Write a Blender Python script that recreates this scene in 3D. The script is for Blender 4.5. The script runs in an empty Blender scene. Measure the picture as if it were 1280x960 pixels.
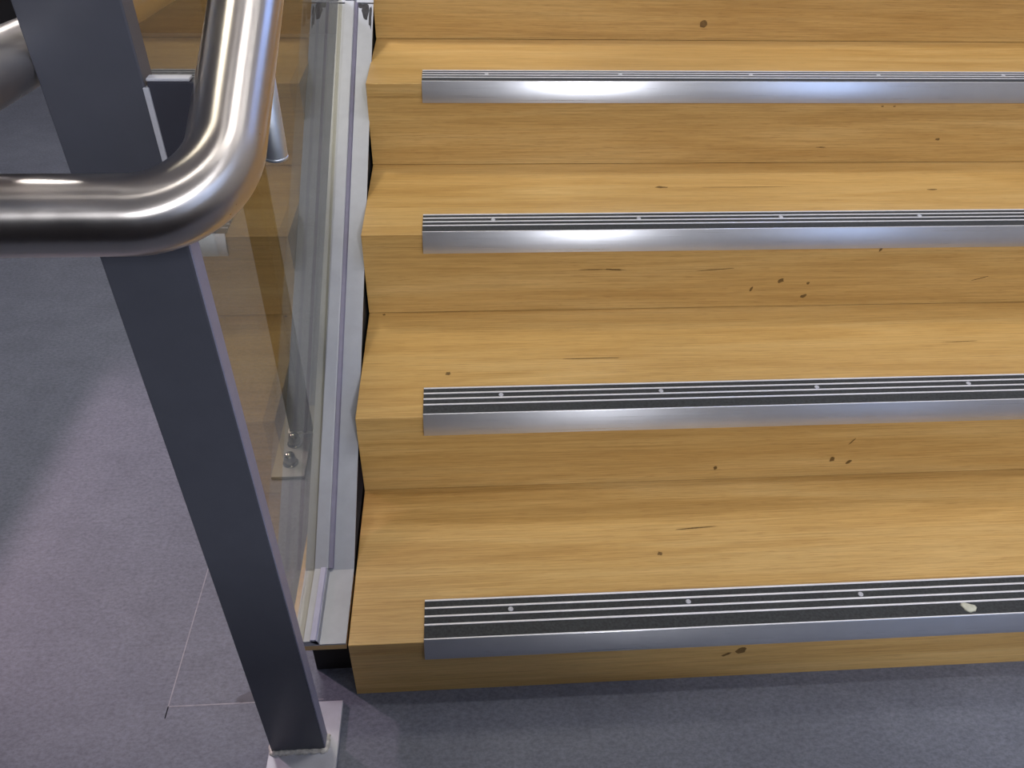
import bpy, bmesh, math, random
from mathutils import Vector, Matrix

scene = bpy.context.scene
COL = scene.collection
random.seed(7)

# ------------------------------------------------------------------ camera
cam_d = bpy.data.cameras.new('camera')
cam = bpy.data.objects.new('camera', cam_d)
COL.objects.link(cam)
cam_d.sensor_width = 36.0
cam_d.sensor_fit = 'HORIZONTAL'
cam_d.lens = 979.7 * 36.0 / 1280.0
cam_d.clip_start = 0.02
PITCH, YAW, ROLL = math.radians(38.826), math.radians(4.899), math.radians(1.735)
fwd = Vector((math.sin(YAW) * math.cos(PITCH), math.cos(YAW) * math.cos(PITCH), -math.sin(PITCH)))
r0 = Vector((math.cos(YAW), -math.sin(YAW), 0))
u0 = r0.cross(fwd)
rgt = math.cos(ROLL) * r0 + math.sin(ROLL) * u0
upv = -math.sin(ROLL) * r0 + math.cos(ROLL) * u0
M = Matrix.Identity(4)
for k in range(3):
    M[k][0], M[k][1], M[k][2] = rgt[k], upv[k], -fwd[k]
M[0][3], M[1][3], M[2][3] = 0.16797, -0.65029, 1.12873
cam.matrix_world = M
scene.camera = cam

# ------------------------------------------------------------------ world, lights, exposure
world = bpy.data.worlds.new('world')
scene.world = world
world.use_nodes = True
bg = world.node_tree.nodes['Background']
bg.inputs[0].default_value = (0.62, 0.66, 0.8, 1)
bg.inputs[1].default_value = 0.25
vs = scene.view_settings
vs.view_transform = 'Standard'
vs.look = 'None'
vs.exposure = 0.0
vs.gamma = 1.0
vs.use_curve_mapping = False


def area(name, loc, aim, sx, sy, power, color):
    d = bpy.data.lights.new(name, 'AREA')
    d.shape = 'RECTANGLE'
    d.size, d.size_y = sx, sy
    d.energy = power
    d.color = color
    o = bpy.data.objects.new(name, d)
    COL.objects.link(o)
    o.location = loc
    o.rotation_euler = (Vector(aim) - Vector(loc)).to_track_quat('-Z', 'Y').to_euler()
    return o


area('ceiling_lamp_back', (-0.85, 1.75, 3.3), (0.4, 0.4, 0.2), 0.5, 0.5, 50, (1.0, 0.96, 0.92))
area('ceiling_lamp_front', (1.35, -4.4, 3.2), (0.8, 0.9, 0.6), 0.24, 0.9, 125, (0.95, 0.96, 1.0))
area('ceiling_lamp_middle', (1.2, 0.5, 3.45), (1.2, 0.6, 0.4), 0.9, 0.12, 16, (1.0, 0.97, 0.93))
area('ceiling_lamp_right', (2.1, 0.9, 3.4), (1.2, 0.6, 0.4), 0.12, 1.2, 10, (1.0, 0.97, 0.93))
area('ceiling_lamp_camera', (0.3, -0.78, 3.45), (0.3, -0.7, 0.0), 0.4, 0.03, 5, (1.0, 0.96, 0.9))
area('wall_strip_back', (-1.3, 3.5, 2.15), (-0.8, 0, 1.0), 4.4, 0.06, 9, (1.0, 0.93, 0.95))
area('daylight_left', (-3.9, -1.2, 2.3), (0, 0.2, 0.4), 1.6, 1.0, 10, (0.66, 0.78, 1.0))
area('daylight_right', (2.4, -1.9, 1.7), (0, -0.1, 0.7), 0.9, 1.4, 13, (0.42, 0.60, 1.0))
area('daylight_back', (2.0, 3.52, 1.95), (1.2, 0.2, 1.0), 0.55, 0.9, 30, (0.26, 0.44, 1.0))
spot_d = bpy.data.lights.new('side_spot_left', 'SPOT')
spot_d.energy = 480
spot_d.color = (1.0, 0.70, 0.82)
spot_d.spot_size = math.radians(12.5)
spot_d.spot_blend = 0.8
spot_d.shadow_soft_size = 0.05
spot = bpy.data.objects.new('side_spot_left', spot_d)
COL.objects.link(spot)
spot.location = (-3.6, 2.6, 2.8)
spot.rotation_euler = (Vector((-0.50, 0.36, 0.0)) - Vector(spot.location)).to_track_quat('-Z', 'Y').to_euler()


# ------------------------------------------------------------------ node helpers
def new_mat(name):
    m = bpy.data.materials.new(name)
    m.use_nodes = True
    nt = m.node_tree
    return m, nt, nt.nodes['Principled BSDF']


def nd(nt, typ, **kw):
    n = nt.nodes.new(typ)
    for k, v in kw.items():
        setattr(n, k, v)
    return n


def mapping(nt, scale, rnd=True, rot=(0, 0, 0)):
    tc = nd(nt, 'ShaderNodeTexCoord')
    mp = nd(nt, 'ShaderNodeMapping')
    mp.inputs['Scale'].default_value = scale
    mp.inputs['Rotation'].default_value = rot
    nt.links.new(tc.outputs['Object'], mp.inputs['Vector'])
    if rnd:
        oi = nd(nt, 'ShaderNodeObjectInfo')
        mul = nd(nt, 'ShaderNodeMath', operation='MULTIPLY')
        mul.inputs[1].default_value = 37.0
        nt.links.new(oi.outputs['Random'], mul.inputs[0])
        cmb = nd(nt, 'ShaderNodeCombineXYZ')
        for i in range(3):
            nt.links.new(mul.outputs[0], cmb.inputs[i])
        nt.links.new(cmb.outputs[0], mp.inputs['Location'])
    return mp.outputs['Vector']


def noise(nt, vec, scale=1.0, detail=4.0, rough=0.55, dist=0.0):
    n = nd(nt, 'ShaderNodeTexNoise')
    n.inputs['Scale'].default_value = scale
    n.inputs['Detail'].default_value = detail
    n.inputs['Roughness'].default_value = rough
    n.inputs['Distortion'].default_value = dist
    nt.links.new(vec, n.inputs['Vector'])
    return n.outputs['Fac']


def ramp(nt, fac, stops):
    r = nd(nt, 'ShaderNodeValToRGB')
    cr = r.color_ramp
    while len(cr.elements) < len(stops):
        cr.elements.new(0.5)
    for e, (p, c) in zip(cr.elements, stops):
        e.position = p
        e.color = (c[0], c[1], c[2], 1)
    nt.links.new(fac, r.inputs[0])
    return r.outputs[0]


def mixc(nt, a, b, fac, mode='MIX'):
    m = nd(nt, 'ShaderNodeMix', data_type='RGBA', blend_type=mode)
    if isinstance(fac, float):
        m.inputs[0].default_value = fac
    else:
        nt.links.new(fac, m.inputs[0])
    for s, v in ((6, a), (7, b)):
        if isinstance(v, tuple):
            m.inputs[s].default_value = (v[0], v[1], v[2], 1)
        else:
            nt.links.new(v, m.inputs[s])
    return m.outputs[2]


def bump(nt, bsdf, h, strength, dist=0.001):
    b = nd(nt, 'ShaderNodeBump')
    b.inputs['Strength'].default_value = strength
    b.inputs['Distance'].default_value = dist
    nt.links.new(h, b.inputs['Height'])
    nt.links.new(b.outputs[0], bsdf.inputs['Normal'])


def lin(r, g, b):
    f = lambda c: c / 12.92 if c <= 0.04045 else ((c + 0.055) / 1.055) ** 2.4
    return (f(r / 255), f(g / 255), f(b / 255))


def plain(name, col, rough=0.5, metal=0.0, var=0.12, scale=60.0, bmp=0.1):
    m, nt, b = new_mat(name)
    v = mapping(nt, (1, 1, 1), False)
    f = noise(nt, v, scale, 5)
    c = ramp(nt, f, [(0.25, tuple(x * (1 - var) for x in col)), (0.75, tuple(min(1, x * (1 + var)) for x in col))])
    nt.links.new(c, b.inputs['Base Color'])
    b.inputs['Roughness'].default_value = rough
    b.inputs['Metallic'].default_value = metal
    if bmp:
        bump(nt, b, f, bmp)
    return m


# ------------------------------------------------------------------ materials
def make_wood():
    m, nt, b = new_mat('yellow_oak')
    broad = noise(nt, mapping(nt, (1.6, 22, 22)), 1.0, 4, 0.6, 0.8)
    fine = noise(nt, mapping(nt, (7, 330, 330)), 1.0, 4, 0.7)
    pore = noise(nt, mapping(nt, (28, 900, 900)), 1.0, 2, 0.5)
    c = ramp(nt, broad, [(0.28, lin(190, 149, 84)), (0.5, lin(206, 167, 102)), (0.72, lin(216, 181, 119))])
    fcol = ramp(nt, fine, [(0.3, (0.66, 0.62, 0.54)), (0.62, (1.0, 1.0, 1.0))])
    c = mixc(nt, c, fcol, 0.75, 'MULTIPLY')
    pcol = ramp(nt, pore, [(0.30, (0.62, 0.52, 0.42)), (0.42, (1, 1, 1))])
    c = mixc(nt, c, pcol, 0.55, 'MULTIPLY')
    nt.links.new(c, b.inputs['Base Color'])
    b.inputs['Roughness'].default_value = 0.38
    b.inputs['Specular IOR Level'].default_value = 0.55
    bump(nt, b, pore, 0.12, 0.0004)
    return m


def make_vinyl():
    m, nt, b = new_mat('grey_marbled_vinyl')
    big = noise(nt, mapping(nt, (3, 3, 3), False), 1.0, 4, 0.6, 0.8)
    mid = noise(nt, mapping(nt, (11, 16, 14), False), 1.0, 6, 0.7, 0.6)
    fine = noise(nt, mapping(nt, (120, 190, 150), False), 1.0, 6, 0.8)
    c = ramp(nt, mid, [(0.3, lin(112, 116, 130)), (0.5, lin(118, 122, 137)), (0.72, lin(125, 129, 143))])
    c = mixc(nt, c, ramp(nt, big, [(0.3, (0.80, 0.80, 0.82)), (0.7, (1, 1, 1))]), 0.8, 'MULTIPLY')
    c = mixc(nt, c, ramp(nt, fine, [(0.36, (0.58, 0.58, 0.59)), (0.60, (1, 1, 1))]), 0.9, 'MULTIPLY')
    nt.links.new(c, b.inputs['Base Color'])
    b.inputs['Roughness'].default_value = 0.55
    b.inputs['Specular IOR Level'].default_value = 0.3
    bump(nt, b, fine, 0.1, 0.0005)
    return m


def make_metal(name, col, rough, scale, bs=0.05, aniso=0.0, var=0.08, tangent=None):
    m, nt, b = new_mat(name)
    f = noise(nt, mapping(nt, scale, False), 1.0, 3, 0.6)
    g = noise(nt, mapping(nt, (9, 9, 9), False), 1.0, 4, 0.6)
    c = ramp(nt, g, [(0.3, tuple(x * (1 - var) for x in col)), (0.7, col)])
    nt.links.new(c, b.inputs['Base Color'])
    b.inputs['Metallic'].default_value = 0.85 if 'alum' in name else 1.0
    rr = nd(nt, 'ShaderNodeMapRange')
    rr.inputs['To Min'].default_value = rough * 0.8
    rr.inputs['To Max'].default_value = rough * 1.25
    nt.links.new(f, rr.inputs['Value'])
    nt.links.new(rr.outputs[0], b.inputs['Roughness'])
    if aniso:
        b.inputs['Anisotropic'].default_value = aniso
        tg = nd(nt, 'ShaderNodeTangent')
        if tangent == 'uv':
            tg.direction_type = 'UV_MAP'
        else:
            tg.direction_type = 'RADIAL'
            tg.axis = 'X'
        nt.links.new(tg.outputs[0], b.inputs['Tangent'])
    bump(nt, b, f, bs, 0.0003)
    return m


def make_glass():
    m = bpy.data.materials.new('clear_safety_glass')
    m.use_nodes = True
    nt = m.node_tree
    nt.nodes.clear()
    out = nd(nt, 'ShaderNodeOutputMaterial')
    lw = nd(nt, 'ShaderNodeLayerWeight')
    p = nd(nt, 'ShaderNodeMath', operation='POWER')
    p.inputs[1].default_value = 3.2
    nt.links.new(lw.outputs['Facing'], p.inputs[0])
    ma = nd(nt, 'ShaderNodeMath', operation='MULTIPLY_ADD')
    ma.inputs[1].default_value = 0.40
    ma.inputs[2].default_value = 0.034
    nt.links.new(p.outputs[0], ma.inputs[0])
    tr = nd(nt, 'ShaderNodeBsdfTransparent')
    tr.inputs[0].default_value = (0.92, 0.905, 0.83, 1)
    gl = nd(nt, 'ShaderNodeBsdfGlossy')
    gl.inputs['Roughness'].default_value = 0.0
    gl.inputs['Color'].default_value = (0.96, 0.97, 0.96, 1)
    mx = nd(nt, 'ShaderNodeMixShader')
    nt.links.new(ma.outputs[0], mx.inputs[0])
    nt.links.new(tr.outputs[0], mx.inputs[1])
    nt.links.new(gl.outputs[0], mx.inputs[2])
    nt.links.new(mx.outputs[0], out.inputs[0])
    return m


WOOD = make_wood()
VINYL = make_vinyl()
GLASS = make_glass()
ALU = make_metal('brushed_aluminium', lin(205, 207, 214), 0.29, (3, 900, 900), 0.04, 0.9)
RIB = plain('bright_sheen_aluminium', lin(236, 234, 238), 0.35, 0.15, 0.05, 120, 0.05)  # bright ceiling reflection on the ribs painted into their colour
STEEL = make_metal('satin_stainless', lin(212, 206, 202), 0.30, (60, 60, 60), 0.01, 0.9, 0.05, 'uv')
ROD = make_metal('zinc_steel', lin(215, 222, 232), 0.42, (60, 60, 60), 0.03)
DARKNUT = make_metal('dark_nut', lin(70, 66, 84), 0.4, (60, 60, 60), 0.0)
DOME = make_metal('chrome_nut', lin(140, 138, 128), 0.18, (60, 60, 60), 0.0)
PAINT = plain('dark_grey_painted_steel', lin(75, 77, 87), 0.42, 0.0, 0.06, 40, 0.04)
PAINT_BACK = plain('charcoal_painted_steel', lin(52, 50, 47), 0.5, 0.0, 0.06, 40, 0.04)
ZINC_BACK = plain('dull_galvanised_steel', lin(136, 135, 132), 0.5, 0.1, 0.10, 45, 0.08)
PAINT_ARM = plain('dark_grey_bracket_paint', lin(54, 55, 66), 0.5, 0.0, 0.06, 40, 0.04)
ZINC = plain('pale_galvanised_steel', lin(192, 193, 203), 0.5, 0.1, 0.10, 45, 0.08)
WELD = plain('rough_weld', lin(212, 208, 202), 0.5, 0.15, 0.35, 220, 0.6)
CHAN = plain('pale_grey_aluminium', lin(160, 163, 173), 0.45, 0.25, 0.06, 35, 0.06)
RIDGE = plain('pale_lilac_ridge', lin(172, 172, 198), 0.45, 0.0, 0.06, 60, 0.05)
BEAD = plain('purple_grey_bead', lin(120, 117, 138), 0.5, 0.0, 0.08, 60, 0.05)
GRIP = plain('charcoal_grit', lin(52, 54, 56), 0.85, 0.0, 0.45, 260, 0.5)
DARK = plain('black_board', lin(26, 25, 24), 0.8, 0.0, 0.2, 50, 0.1)
STAIN = plain('dark_knot', lin(112, 84, 40), 0.6, 0.0, 0.35, 300, 0.1)
GRIME = plain('black_grime', lin(52, 50, 54), 0.8, 0.0, 0.4, 120, 0.2)
SMUDGE = plain('grey_smudge', lin(88, 88, 98), 0.7, 0.0, 0.2, 90, 0.05)
GUM = plain('pale_gum', lin(196, 196, 180), 0.6, 0.0, 0.15, 150, 0.3)
SEAM = plain('pale_weld_seam', lin(146, 144, 154), 0.6, 0.0, 0.25, 90, 0.05)
WALL = plain('off_white_plaster', lin(200, 198, 196), 0.9, 0.0, 0.04, 8, 0.05)
WALLD = plain('dark_grey_plaster', lin(38, 36, 40), 0.9, 0.0, 0.06, 8, 0.05)
WALLM = plain('slate_grey_plaster', lin(84, 82, 90), 0.9, 0.0, 0.04, 8, 0.05)
CEIL = plain('ceiling_board', lin(205, 203, 200), 0.9, 0.0, 0.04, 8, 0.05)


# ------------------------------------------------------------------ mesh helpers
def link(name, me, mat, parent=None, smooth=False):
    o = bpy.data.objects.new(name, me)
    COL.objects.link(o)
    if mat:
        me.materials.append(mat)
    if parent:
        o.parent = parent
    if smooth:
        me.polygons.foreach_set('use_smooth', [True] * len(me.polygons))
    return o


def obj(name, bm, mat, parent=None, smooth=False):
    bmesh.ops.recalc_face_normals(bm, faces=bm.faces)
    me = bpy.data.meshes.new(name)
    bm.to_mesh(me)
    bm.free()
    return link(name, me, mat, parent, smooth)


def add_box(bm, x0, x1, y0, y1, z0, z1, bevel=0.0, seg=1):
    vs_ = [bm.verts.new((x, y, z)) for x in (x0, x1) for y in (y0, y1) for z in (z0, z1)]
    q = [(0, 1, 3, 2), (4, 6, 7, 5), (0, 4, 5, 1), (2, 3, 7, 6), (0, 2, 6, 4), (1, 5, 7, 3)]
    fs = [bm.faces.new([vs_[i] for i in f]) for f in q]
    if bevel:
        es = list({e for f in fs for e in f.edges})
        bmesh.ops.bevel(bm, geom=es, offset=bevel, segments=seg, affect='EDGES', profile=0.5)


def box(name, x0, x1, y0, y1, z0, z1, mat, parent=None, bevel=0.0, seg=1):
    bm = bmesh.new()
    add_box(bm, x0, x1, y0, y1, z0, z1, bevel, seg)
    return obj(name, bm, mat, parent)


def add_prism_x(bm, prof, x0, x1):
    """profile of (y, z) points, extruded along x"""
    a = [bm.verts.new((x0, y, z)) for y, z in prof]
    b = [bm.verts.new((x1, y, z)) for y, z in prof]
    n = len(prof)
    bm.faces.new(a)
    bm.faces.new(b[::-1])
    for i in range(n):
        bm.faces.new((a[i], a[(i + 1) % n], b[(i + 1) % n], b[i]))


def sweep_yz(name, path, prof, mat, parent, xshift=None):
    """profile of (x, height) swept along a path of (y, z) with mitred corners"""
    bm = bmesh.new()
    rings = []
    for i, (y, z) in enumerate(path):
        ns = []
        for a, b in ((i - 1, i), (i, i + 1)):
            if a >= 0 and b < len(path):
                d = Vector((path[b][0] - path[a][0], path[b][1] - path[a][1])).normalized()
                ns.append(Vector((-d.y, d.x)))
        n = (ns[0] + ns[-1]).normalized()
        n = n / max(0.3, n.dot(ns[0]))
        dx = xshift(y) if xshift else 0.0
        rings.append([bm.verts.new((px + dx, y + n.x * hh, z + n.y * hh)) for px, hh in prof])
    m = len(prof)
    for a, b in zip(rings, rings[1:]):
        for k in range(m):
            bm.faces.new((a[k], a[(k + 1) % m], b[(k + 1) % m], b[k]))
    bm.faces.new(rings[0])
    bm.faces.new(rings[-1][::-1])
    return obj(name, bm, mat, parent)


def tube_bm(points, radius, seg=40):
    """round tube along a list of 3-D points, capped"""
    bm = bmesh.new()
    uv = bm.loops.layers.uv.new('UVMap')
    pts = [Vector(p) for p in points]
    dist = [0.0]
    for a, b in zip(pts, pts[1:]):
        dist.append(dist[-1] + (b - a).length)
    t = (pts[1] - pts[0]).normalized()
    ref = Vector((0, 0, 1)) if abs(t.z) < 0.9 else Vector((1, 0, 0))
    nrm = (ref - t * ref.dot(t)).normalized()
    rings = []
    for i, p in enumerate(pts):
        if i == 0:
            tt = (pts[1] - pts[0]).normalized()
        elif i == len(pts) - 1:
            tt = (pts[-1] - pts[-2]).normalized()
        else:
            tt = ((pts[i] - pts[i - 1]).normalized() + (pts[i + 1] - pts[i]).normalized()).normalized()
        nrm = (nrm - tt * nrm.dot(tt)).normalized()
        bn = tt.cross(nrm)
        rings.append([bm.verts.new(p + radius * (math.cos(2 * math.pi * k / seg) * nrm + math.sin(2 * math.pi * k / seg) * bn)) for k in range(seg)])
    for i, (a, b) in enumerate(zip(rings, rings[1:])):
        for k in range(seg):
            f = bm.faces.new((a[k], a[(k + 1) % seg], b[(k + 1) % seg], b[k]))
            f.smooth = True
            for lp, (du, dv) in zip(f.loops, ((i, k), (i, k + 1), (i + 1, k + 1), (i + 1, k))):
                lp[uv].uv = (dist[du], dv / seg)
    bm.faces.new(rings[0])
    bm.faces.new(rings[-1][::-1])
    return bm


def fillet(a, corner, b, radius, n=16):
    """points of a path a-corner-b with the corner rounded"""
    a, c, b = Vector(a), Vector(corner), Vector(b)
    d1, d2 = (a - c).normalized(), (b - c).normalized()
    ang = d1.angle(d2)
    t = radius / math.tan(ang / 2)
    cen = c + (d1 + d2).normalized() * (radius / math.sin(ang / 2))
    p1, p2 = c + d1 * t, c + d2 * t
    v1, v2 = p1 - cen, p2 - cen
    tot = v1.angle(v2)
    out = [a, p1]
    for k in range(1, n):
        s = k / n
        out.append(cen + (math.sin((1 - s) * tot) * v1 + math.sin(s * tot) * v2) / math.sin(tot))
    return out + [p2, b]


def lathe_bm(prof, seg=24):
    """(r, z) profile about z"""
    bm = bmesh.new()
    rings = []
    for r, z in prof:
        if r < 1e-6:
            rings.append([bm.verts.new((0, 0, z))])
        else:
            rings.append([bm.verts.new((r * math.cos(2 * math.pi * k / seg), r * math.sin(2 * math.pi * k / seg), z)) for k in range(seg)])
    for a, b in zip(rings, rings[1:]):
        for k in range(seg):
            va = [a[k % len(a)], a[(k + 1) % len(a)]] if len(a) > 1 else [a[0]]
            vb = [b[(k + 1) % len(b)], b[k % len(b)]] if len(b) > 1 else [b[0]]
            f = bm.faces.new(va + vb)
            f.smooth = True
    if len(rings[0]) > 1:
        bm.faces.new(rings[0])
    if len(rings[-1]) > 1:
        bm.faces.new(rings[-1])
    return bm


def tag(o, label, cat, group=None):
    o['label'] = label
    o['category'] = cat
    if group:
        o['group'] = group
    return o


def thing(name, label, cat, loc=(0, 0, 0), group=None):
    o = bpy.data.objects.new(name, None)
    COL.objects.link(o)
    o.empty_display_size = 0.05
    o.location = loc
    return tag(o, label, cat, group)


def under(o, t):
    """parent o (built in world coordinates) to the empty t without moving it"""
    o.parent = t
    o.matrix_parent_inverse = Matrix.Translation(-Vector(t.location))
    return o


def structure(o):
    o['kind'] = 'structure'
    return o


# ------------------------------------------------------------------ dimensions of the flight
G, H, H1 = 0.30284, 0.165, 0.12978       # going, rise, first rise
NSTEP, WID = 8, 2.35
yf = lambda i: (i - 1) * G
zt = lambda i: H1 + (i - 1) * H

# ------------------------------------------------------------------ setting
floor = structure(box('floor', -4.0, 2.5, -5.0, 3.6, -0.10, -0.003, DARK))
SX, SY = -0.2805, -0.0055
gap = 0.0009
for (x0, x1, y0, y1) in ((-4.0, SX - gap, -5.0, 3.6), (SX + gap, 2.5, SY + gap, 3.6), (SX + gap, 2.5, -5.0, SY - gap)):
    box('vinyl_sheet', x0, x1, y0, y1, -0.003, 0.0, VINYL, floor)
box('seam_weld', SX - gap, SX + gap, SY, 0.34, -0.003, 0.0002, SEAM, floor)
box('seam_weld', SX + gap, -0.05, SY - gap, SY + gap, -0.003, 0.0002, SEAM, floor)
box('seam_weld', -0.05, 2.5, SY - gap, SY + gap, -0.003, 0.0, VINYL, floor)
box('seam_weld', SX - gap, SX + gap, 0.34, 3.6, -0.003, 0.0, VINYL, floor)
box('seam_weld', SX - gap, SX + gap, -5.0, -0.024, -0.003, 0.0, VINYL, floor)

structure(box('wall_right', 2.5, 2.6, -5.0, 3.6, 0, 3.5, WALL))
structure(box('wall_back', -4.1, 2.6, 3.6, 3.7, -0.1, 3.5, WALLM))
structure(box('wall_left', -4.1, -4.0, -5.0, 3.6, -0.1, 3.5, WALLM))
structure(box('wall_front', -4.1, 2.6, -5.1, -5.0, -0.1, 3.5, WALLD))
structure(box('ceiling', -4.1, 2.6, -5.1, 3.7, 3.5, 3.6, CEIL))
# solid low parapet left of the frame, it throws the straight shadow edge on the floor
# unseen blocker added behind the camera, raking top, shades left end of lowest steps
bm = bmesh.new()
outl = [(-1.6, 0.0), (-1.6, 0.92), (0.33, 0.92), (1.60, 0.35), (1.60, 0.0)]
fa = [bm.verts.new((x, -0.97, z)) for x, z in outl]
fb = [bm.verts.new((x, -1.12, z)) for x, z in outl]
bm.faces.new(fa)
bm.faces.new(fb[::-1])
for k in range(5):
    bm.faces.new((fa[k], fa[(k + 1) % 5], fb[(k + 1) % 5], fb[k]))
structure(obj('light_blocker_front', bm, WALLD))
structure(box('wall_low_left', -1.82, -1.70, -3.0, 3.6, 0, 1.0, WALLD))

# ------------------------------------------------------------------ staircase
stairs = thing('staircase', 'wide flight of yellow oak steps with aluminium nosing strips rising from the grey floor', 'stairs')
for i in range(1, NSTEP + 1):
    y0, z1 = yf(i), zt(i)
    zb = zt(i - 1) if i > 1 else 0.0
    ye = yf(i + 1) + 0.018 if i < NSTEP else 3.598
    box('tread', 0, WID, y0, ye, z1 - 0.026, z1, WOOD, stairs, 0.0008)
    box('riser', 0, WID, y0 + 0.0003, y0 + 0.018, zb + (0.0011 if i > 1 else 0.0), z1 - 0.0263, WOOD, stairs)
bm = bmesh.new()
prof = [(0.019, 0.0)]
for i in range(1, NSTEP + 1):
    prof += [(yf(i) + 0.019, zt(i) - 0.027)]
    prof += [((yf(i + 1) + 0.019) if i < NSTEP else 3.59, zt(i) - 0.027)]
prof += [(3.59, 0.0)]
add_prism_x(bm, prof, 0.002, 0.016)
obj('side_panel', bm, WOOD, stairs)

# nosing extrusion, profile (y, z) relative to the tread's front top edge
NX0 = 0.108
RIBS = [0.0683, 0.0548, 0.0405, 0.0262]     # rear edges of the thin raised ribs
RW = 0.0024
prof = [(0.0700, 0.0)]
prof += [(0.0700, 0.0038)]
for k, yr in enumerate(RIBS):
    prof += [(yr + RW / 2 + 0.0004, 0.0042), (yr - RW / 2, 0.0042), (yr - RW / 2, 0.0014)]
    nxt = RIBS[k + 1] + RW / 2 + 0.0004 if k < 3 else 0.0030
    prof += [(nxt, 0.0014)]
prof += [(0.0030, 0.0044), (0.0012, 0.0044)]
# rounded front face
for k in range(0, 13):
    a = k / 12.0
    prof += [(0.0008 - 0.0068 * math.sin(math.pi * 0.5 * min(1.0, a / 0.85)) + 0.0004 * max(0, a - 0.85) / 0.15, 0.0040 - 0.0396 * a)]
prof += [(-0.0005, -0.0356), (-0.0005, 0.0)]
BANDS = [(RIBS[0] - RW / 2, RIBS[1] + RW / 2 + 0.0004), (RIBS[1] - RW / 2, RIBS[2] + RW / 2 + 0.0004),
         (RIBS[2] - RW / 2, RIBS[3] + RW / 2 + 0.0004), (RIBS[3] - RW / 2, 0.0030)]
SCREWX = [0.236 + 0.270 * k for k in range(9)]


def screw_bm():
    b = lathe_bm([(0.0014, 0.0001), (0.0018, 0.0013), (0.0036, 0.0013), (0.0041, 0.0004), (0.0041, 0.0)], 16)
    return b


sm = screw_bm()
sme = bpy.data.meshes.new('screw')
bmesh.ops.recalc_face_normals(sm, faces=sm.faces)
sm.to_mesh(sme)
sm.free()
sme.materials.append(ZINC)
nose_me = None
band_me = []
rib_me = []
for i in range(1, NSTEP + 1):
    if nose_me is None:
        bm = bmesh.new()
        add_prism_x(bm, prof, NX0, WID - NX0)
        n = obj('nosing', bm, ALU, stairs)
        nose_me = n.data
        for (b0, b1) in [(b[1], b[0]) for b in BANDS]:
            bm = bmesh.new()
            add_box(bm, NX0, WID - NX0, b0 + 0.0001, b1 - 0.0001, 0.0014, 0.0030)
            band_me.append(obj('grip_insert', bm, GRIP, n).data)
        for yr in RIBS + [0.0021]:
            w2 = (0.0028 if yr > 0.01 else 0.0021) / 2
            bm = bmesh.new()
            add_box(bm, NX0, WID - NX0, yr - w2, yr + w2, 0.0030, 0.00455, 0.0003)
            rib_me.append(obj('rib', bm, RIB, n).data)
    else:
        n = link('nosing', nose_me, None, stairs)
        for b in rib_me:
            link('rib', b, None, n)
        for b in band_me:
            link('grip_insert', b, None, n)
    n.location = (0, yf(i), zt(i))
    for sx in SCREWX:
        if sx < WID - NX0 - 0.05:
            s = link('screw', sme, None, n)
            s.location = (sx, 0.0478, 0.0030)


# dark knots and flecks in the veneer
def fleck(x, y, z, w, h_, plane, ang=0.0, seed=0):
    rr = random.Random(seed)
    bm = bmesh.new()
    vs_ = []
    for k in range(11):
        a = 2 * math.pi * k / 11
        r = 1 + rr.uniform(-0.25, 0.25)
        px, py = w * r * math.cos(a), h_ * r * math.sin(a)
        px, py = px * math.cos(ang) - py * math.sin(ang), px * math.sin(ang) + py * math.cos(ang)
        vs_.append((px, py))
    if plane == 'r':
        t = [bm.verts.new((x + a, y - 0.0002, z + b)) for a, b in vs_]
    else:
        t = [bm.verts.new((x + a, y + b, z + 0.0002)) for a, b in vs_]
    bm.faces.new(t)
    return obj('knot', bm, STAIN, stairs)


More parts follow.
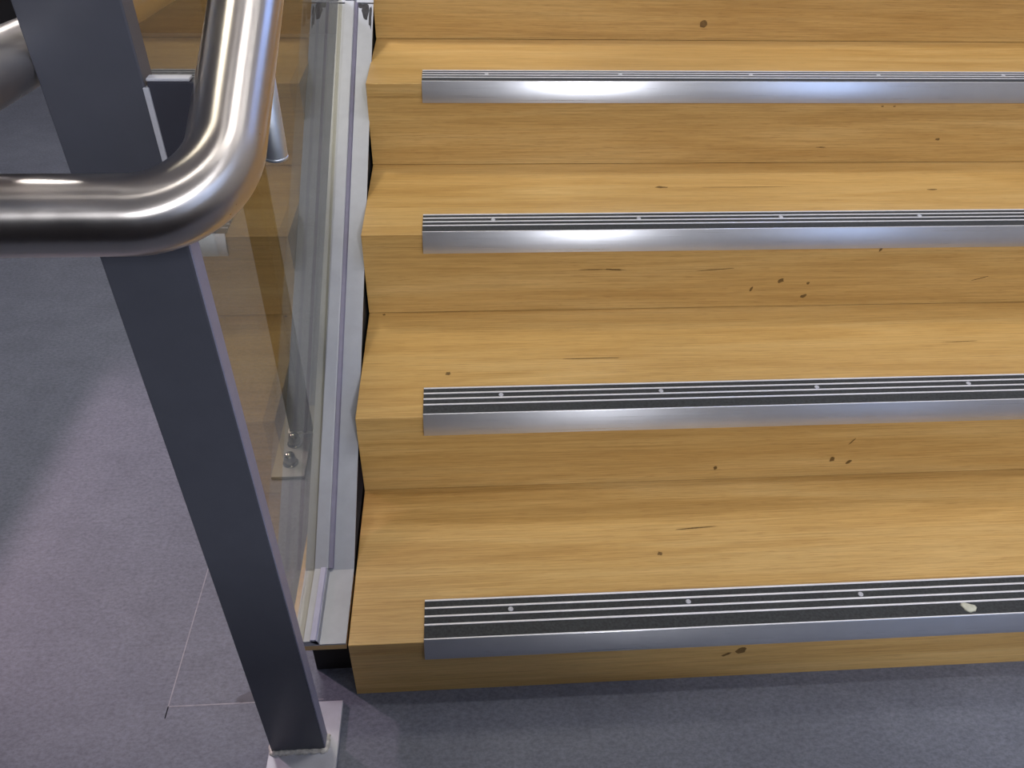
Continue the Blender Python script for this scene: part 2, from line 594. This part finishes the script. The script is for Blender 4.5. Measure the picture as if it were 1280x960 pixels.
for k, (x, y, z, w, h_, pl, an) in enumerate((
    (0.7375, 1.2113, 0.6606, 0.0091, 0.01090, 'r', 0.5),
    (0.7865, 0.6057, 0.3530, 0.0069, 0.00617, 'r', 0.3),
    (0.8400, 0.6057, 0.3177, 0.0066, 0.00492, 'r', 0.4),
    (0.8204, 0.3028, 0.1713, 0.0056, 0.00732, 'r', 0),
    (0.8532, 0.3028, 0.1640, 0.0071, 0.00476, 'r', 0.7),
    (0.6125, 0.3028, 0.1584, 0.0037, 0.00497, 'r', 0),
    (0.5863, 0.0000, 0.0705, 0.0098, 0.01013, 'r', 0.5),
    (0.5657, 0.0000, 0.0614, 0.0110, 0.00411, 'r', 0.6),
    (0.1483, 0.4147, 0.2948, 0.0055, 0.00581, 't', 0.4),
    (0.4835, 0.1428, 0.1298, 0.0052, 0.00470, 't', 0.3),
    (0.9635, 0.6057, 0.4181, 0.0030, 0.00638, 'r', -0.4),
    (0.8418, 0.6057, 0.3467, 0.0039, 0.00343, 'r', 0),
    (0.7322, 0.6057, 0.3360, 0.0031, 0.00699, 'r', -0.2),
    (0.8442, 0.3028, 0.2128, 0.0017, 0.01053, 'r', -0.5),
    (0.4185, 0.6057, 0.3834, 0.0298, 0.00119, 'r', 0),
    (0.4608, 0.6057, 0.3828, 0.0239, 0.00187, 'r', -0.06),
    (0.6547, 0.6057, 0.3797, 0.0452, 0.00119, 'r', 0.07),
    (1.1858, 0.6057, 0.3517, 0.0187, 0.00131, 'r', 0.3),
    (0.4034, 0.4492, 0.2948, 0.0639, 0.00184, 't', 0),
    (1.0992, 0.4767, 0.2948, 0.0387, 0.00134, 't', 0.04),
    (0.5553, 0.1931, 0.1298, 0.0373, 0.00165, 't', 0.05),
    (1.1335, 0.7730, 0.4598, 0.0130, 0.00349, 't', 0),
    (0.5781, 0.7928, 0.4598, 0.0144, 0.00531, 't', 0),
    (0.7392, 0.7903, 0.4598, 0.0965, 0.00154, 't', 0),
    (1.0486, 0.9085, 0.5806, 0.0033, 0.00157, 'r', 0),
    (1.0742, 0.9085, 0.5806, 0.0033, 0.00156, 'r', 0),
    (0.9422, 0.9085, 0.4942, 0.0119, 0.00152, 'r', 0),
    (0.0280, 0.5996, 0.2948, 0.0030, 0.00324, 't', 0),
    (1.1931, 0.9085, 0.5110, 0.0068, 0.00327, 'r', 0),
)):
    fleck(x, y + (0.0002 if pl == 'r' else 0), z, w * 0.85, h_ * 0.8, pl, an, k)

bm = bmesh.new()
rr = random.Random(11)
bm.faces.new([bm.verts.new((-0.160 + (0.017 + 0.006 * rr.random()) * math.cos(a * math.pi / 7), 0.0025 + (0.007 + 0.004 * rr.random()) * math.sin(a * math.pi / 7), 0.0003)) for a in range(14)])
obj('smudge', bm, SMUDGE, floor)


# ------------------------------------------------------------------ channel that carries the glass
SL = H / G
YB, ZB = 0.135, H1 + 0.0005
YTOP = 1.185
shift = lambda y: 0.0055 * max(0.0, y - 0.13)
chan = thing('glazing_channel', 'pale grey painted channel running up beside the step ends, under the glass', 'channel', (-0.04, 0.003, 0))


def slope_pt(y):
    return (y, ZB + SL * (y - YB))


p_all = [(0.004, ZB), (YB, ZB), slope_pt(YTOP)]
under(sweep_yz('base_plate', p_all, [(-0.0785, -0.003), (-0.0035, -0.003), (-0.0035, 0.0), (-0.0785, 0.0)], CHAN, None, shift), chan)
bm = bmesh.new()
add_box(bm, -0.0862, -0.0035, 0.004, 0.130, ZB - 0.0135, ZB - 0.0032)
add_box(bm, -0.0862, -0.0660, 0.1302, 0.420, ZB - 0.0135, ZB - 0.0032)
under(obj('wood_base', bm, WOOD), chan)
bar_prof = [(-0.0625, 0.0), (-0.0625, 0.008), (-0.0440, 0.008), (-0.0425, 0.0075), (-0.0405, 0.0)]
b1 = under(sweep_yz('glazing_bead', [(0.004, ZB), (YB - 0.003, ZB)], bar_prof, CHAN, None, shift), chan)
b2 = under(sweep_yz('glazing_bead', [slope_pt(YB + 0.001), slope_pt(YTOP)], bar_prof, CHAN, None, shift), chan)
under(sweep_yz('gasket', [slope_pt(YB + 0.002), slope_pt(YTOP)], [(-0.0405, 0.0), (-0.0418, 0.0060), (-0.0365, 0.0040), (-0.0345, 0.0)], BEAD, None, shift), chan)
under(sweep_yz('gasket', [(0.004, ZB), (YB - 0.003, ZB)], [(-0.0535, 0.0075), (-0.0525, 0.0115), (-0.0450, 0.0115), (-0.0405, 0.0), (-0.0445, 0.0)], RIDGE, None, shift), chan)
# next length of channel above the joint
p_up = [slope_pt(YTOP + 0.004), slope_pt(2.6)]
under(sweep_yz('base_plate', p_up, [(-0.0785, -0.003), (-0.0035, -0.003), (-0.0035, 0.0), (-0.0785, 0.0)], CHAN, None, shift), chan)
under(sweep_yz('glazing_bead', p_up, bar_prof, CHAN, None, shift), chan)
# dark recessed board that carries the channel
bm = bmesh.new()
add_prism_x(bm, [(0.045, 0.0), (0.045, ZB - 0.0138), (0.421, ZB - 0.0138), (0.421, ZB + SL * (0.421 - YB) - 0.006), (2.6, ZB - 0.006 + SL * (2.6 - YB)), (2.6, 0.0)], -0.066, -0.006)
under(obj('support_board', bm, DARK), chan)
# grime in the corner of the joint
for k, (gx, gy, w, l) in enumerate(((-0.020, 1.168, 0.007, 0.022), (-0.009, 1.150, 0.003, 0.030), (-0.030, 1.180, 0.006, 0.006))):
    bm = bmesh.new()
    rr = random.Random(k)
    t = []
    for j in range(12):
        a = 2 * math.pi * j / 12
        r = 1 + rr.uniform(-0.3, 0.3)
        yy = gy + l * r * math.sin(a)
        yy = min(yy, YTOP)
        t.append(bm.verts.new((gx + shift(gy) + w * r * math.cos(a), yy, slope_pt(yy)[1] + 0.0006)))
    bm.faces.new(t)
    under(obj('grime', bm, GRIME), chan)

# ------------------------------------------------------------------ glass
GX0, GX1 = -0.0725, -0.0632
bm = bmesh.new()
gp = [(-0.064, ZB + 0.0006), (YB, ZB + 0.0006), (YTOP - 0.001, slope_pt(YTOP - 0.001)[1] + 0.0006), (YTOP - 0.001, 1.9), (-0.064, 1.28)]
gp = [(y, z + (0.001 if z < 1.0 else 0)) for y, z in gp]
add_prism_x(bm, gp, GX0, GX1)
tag(obj('glass_panel', bm, GLASS), 'large clear glass balustrade panel standing in the grey channel, reflecting the steps', 'glass panel')

# ------------------------------------------------------------------ posts
DOMEPROF = [(0.0155, 0.0), (0.0155, 0.0015), (0.0115, 0.0018), (0.0122, 0.003), (0.0122, 0.012), (0.0112, 0.014), (0.0108, 0.019), (0.0088, 0.0235), (0.005, 0.0262), (0.0, 0.027)]


def nut(parent, x, y, z, mat=None, s=1.0):
    bm = lathe_bm([(r * s, zz * s) for r, zz in DOMEPROF], 24)
    o = obj('dome_nut', bm, mat or DOME)
    o.location = (x, y, z)
    return under(o, parent)


post = thing('balustrade_post', 'tall dark grey flat steel post in front, welded to a pale base plate', 'post', (-0.0745, -0.082, 0))
PX0, PX1, PY0, PY1 = -0.1120, -0.0372, -0.0885, -0.0675
bm = bmesh.new()
add_box(bm, PX0, PX1, PY0, PY1, 0.0085, 1.25, 0.0012, 2)
for v in bm.verts:                                  # the bar narrows slightly towards the top
    if v.co.z > 0.6 and v.co.x > -0.07:   # linear taper, bottom to top
        v.co.x -= 0.0075
under(obj('bar', bm, PAINT), post)
under(box('base_plate', -0.1165, -0.0190, -0.1700, -0.0135, 0.0, 0.0085, ZINC, None, 0.0008), post)


EDGE = plain('lit_side_tone', lin(138, 138, 160), 0.5, 0.0, 0.06, 40, 0.05)  # light caught by the post's right side, put into a paler colour
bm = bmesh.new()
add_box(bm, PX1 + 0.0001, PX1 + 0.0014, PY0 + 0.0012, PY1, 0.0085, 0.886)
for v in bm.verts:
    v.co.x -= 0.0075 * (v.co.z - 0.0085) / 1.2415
under(obj('lit_side_strip', bm, EDGE), post)


def weld(parent, pts, rad, seed):
    rr = random.Random(seed)
    bm = bmesh.new()
    P = [Vector(p) for p in pts]
    seg, rings = 8, []
    L = []
    for a, b in zip(P, P[1:]):
        n = max(2, int((b - a).length / 0.0035))
        L += [a.lerp(b, k / n) for k in range(n)]
    L.append(P[-1])
    for i, p in enumerate(L):
        d = (L[min(i + 1, len(L) - 1)] - L[max(i - 1, 0)]).normalized()
        s = Vector((-d.y, d.x, 0))
        r = rad * (1 + rr.uniform(-0.3, 0.35))
        rings.append([bm.verts.new(p + r * (math.cos(2 * math.pi * k / seg) * s + 0.8 * math.sin(2 * math.pi * k / seg) * Vector((0, 0, 1)))) for k in range(seg)])
    for a, b in zip(rings, rings[1:]):
        for k in range(seg):
            bm.faces.new((a[k], a[(k + 1) % seg], b[(k + 1) % seg], b[k]))
    bm.faces.new(rings[0])
    bm.faces.new(rings[-1][::-1])
    return under(obj('weld', bm, WELD, None, True), parent)


weld(post, [(PX0 - 0.001, PY1, 0.0095), (PX0 - 0.001, PY0 - 0.001, 0.0095), (PX1 + 0.001, PY0 - 0.001, 0.0095), (PX1 + 0.001, PY1, 0.0095)], 0.0046, 3)
nut(post, -0.0760, -0.1330, 0.0085, DARKNUT, 0.85)
# arm that carries the handrail
bm = bmesh.new()
add_box(bm, PX1 - 0.004, -0.0082, PY0 + 0.0005, PY0 + 0.0085, 0.860, 0.9475, 0.0007)
under(obj('bracket_arm', bm, PAINT_ARM), post)
under(box('arm_edge', PX1 - 0.004, -0.012, PY0 + 0.0004, PY0 + 0.0088, 0.9478, 0.9500, ZINC, None, 0.0005), post)
under(box('arm_edge', PX1 - 0.0070, PX1 - 0.0030, PY0 - 0.0012, PY0 + 0.004, 0.8880, 0.9440, ZINC, None, 0.0004), post)

post2 = thing('balustrade_post', 'dark flat steel post behind the glass, bolted down by two dome nuts', 'post', (-0.1655, 0.598, 0))
Q0, Q1 = -0.1895, -0.1420
bm = bmesh.new()
add_box(bm, Q0, Q1, 0.5925, 0.6025, 0.007, 0.8680, 0.001, 2)
under(obj('bar', bm, PAINT_BACK), post2)
bm = bmesh.new()
add_box(bm, Q0 + 0.028, Q0 + 0.033, 0.5895, 0.5925, 0.007, 0.862, 0.0006)
under(obj('stiffener', bm, PAINT_BACK), post2)
under(box('base_plate', -0.2075, -0.1430, 0.4640, 0.6800, 0.0, 0.007, ZINC_BACK, None, 0.0006), post2)
weld(post2, [(Q0 - 0.001, 0.604, 0.008), (Q0 - 0.001, 0.5915, 0.008), (Q1 + 0.001, 0.5915, 0.008), (Q1 + 0.001, 0.604, 0.008)], 0.003, 5)
for yy in (0.503, 0.560, 0.645):
    nut(post2, -0.1745, yy, 0.007)

# ------------------------------------------------------------------ handrails
RAD = 0.0258
corner = Vector((0.016, -0.182, 0.895))
dslope = Vector((0.013, 0.885, 0.463)).normalized()
rail = thing('handrail', 'thick polished stainless handrail that bends from level to rising beside the steps', 'handrail', tuple(corner))
pts = fillet(corner + Vector((-1.716, 0, 0)), corner, corner + dslope * 2.6, 0.056, 24)
under(obj('tube', tube_bm(pts, RAD, 56), STEEL), rail)
# short rod hanging under the tube
ry = 0.010
rz = corner.z + (ry - corner.y) * dslope.z / dslope.y
under(obj('hanging_rod', tube_bm([(0.015, ry, rz - 0.015), (0.015, ry, 0.8545), (0.015, ry, 0.8525)], 0.0098, 28), ROD), rail)
bm = lathe_bm([(0.0, -0.0016), (0.0085, -0.0016), (0.0102, -0.0008), (0.0102, 0.0012), (0.0098, 0.0018), (0.0, 0.0018)], 28)
o = obj('end_cap', bm, ROD)
o.location = (0.015, ry, 0.8525)
under(o, rail)

outer = thing('handrail', 'second stainless handrail at the upper left, running level behind the dark post', 'handrail', (-0.145, -0.1, 0.955))
OR = 0.0215
ths = math.radians(-4.0)
dd = Vector((math.sin(ths), math.cos(ths), -0.1)).normalized()
a0 = Vector((-0.1360, -0.05, 0.954)) - dd * 0.25
pts = fillet(a0 + Vector((-1.556, 0, 0)), a0, a0 + dd * 3.88, 0.056, 20)
under(obj('tube', tube_bm(pts, OR, 48), STEEL), outer)

# ------------------------------------------------------------------ gum on the lowest nosing
bm = bmesh.new()
rr = random.Random(2)
N = 14
ring0, ring1 = [], []
for k in range(N):
    a = 2 * math.pi * k / N
    r = 1 + rr.uniform(-0.18, 0.18)
    if 1.9 < a < 2.9:
        r *= 1.25
    ring0.append(bm.verts.new((0.0088 * r * math.cos(a), 0.0066 * r * math.sin(a), 0)))
    ring1.append(bm.verts.new((0.0070 * r * math.cos(a), 0.0052 * r * math.sin(a), 0.0014)))
top = bm.verts.new((0, 0, 0.0018))
for k in range(N):
    bm.faces.new((ring0[k], ring0[(k + 1) % N], ring1[(k + 1) % N], ring1[k]))
    bm.faces.new((ring1[k], ring1[(k + 1) % N], top))
bm.faces.new(ring0[::-1])
gum = obj('chewing_gum', bm, GUM, None, True)
gum.scale = (1.2, 1.35, 1.0)
gum.location = (0.9335, 0.0155, zt(1) + 0.0030)
tag(gum, 'flattened pale blob of chewing gum on the lowest nosing strip', 'gum')
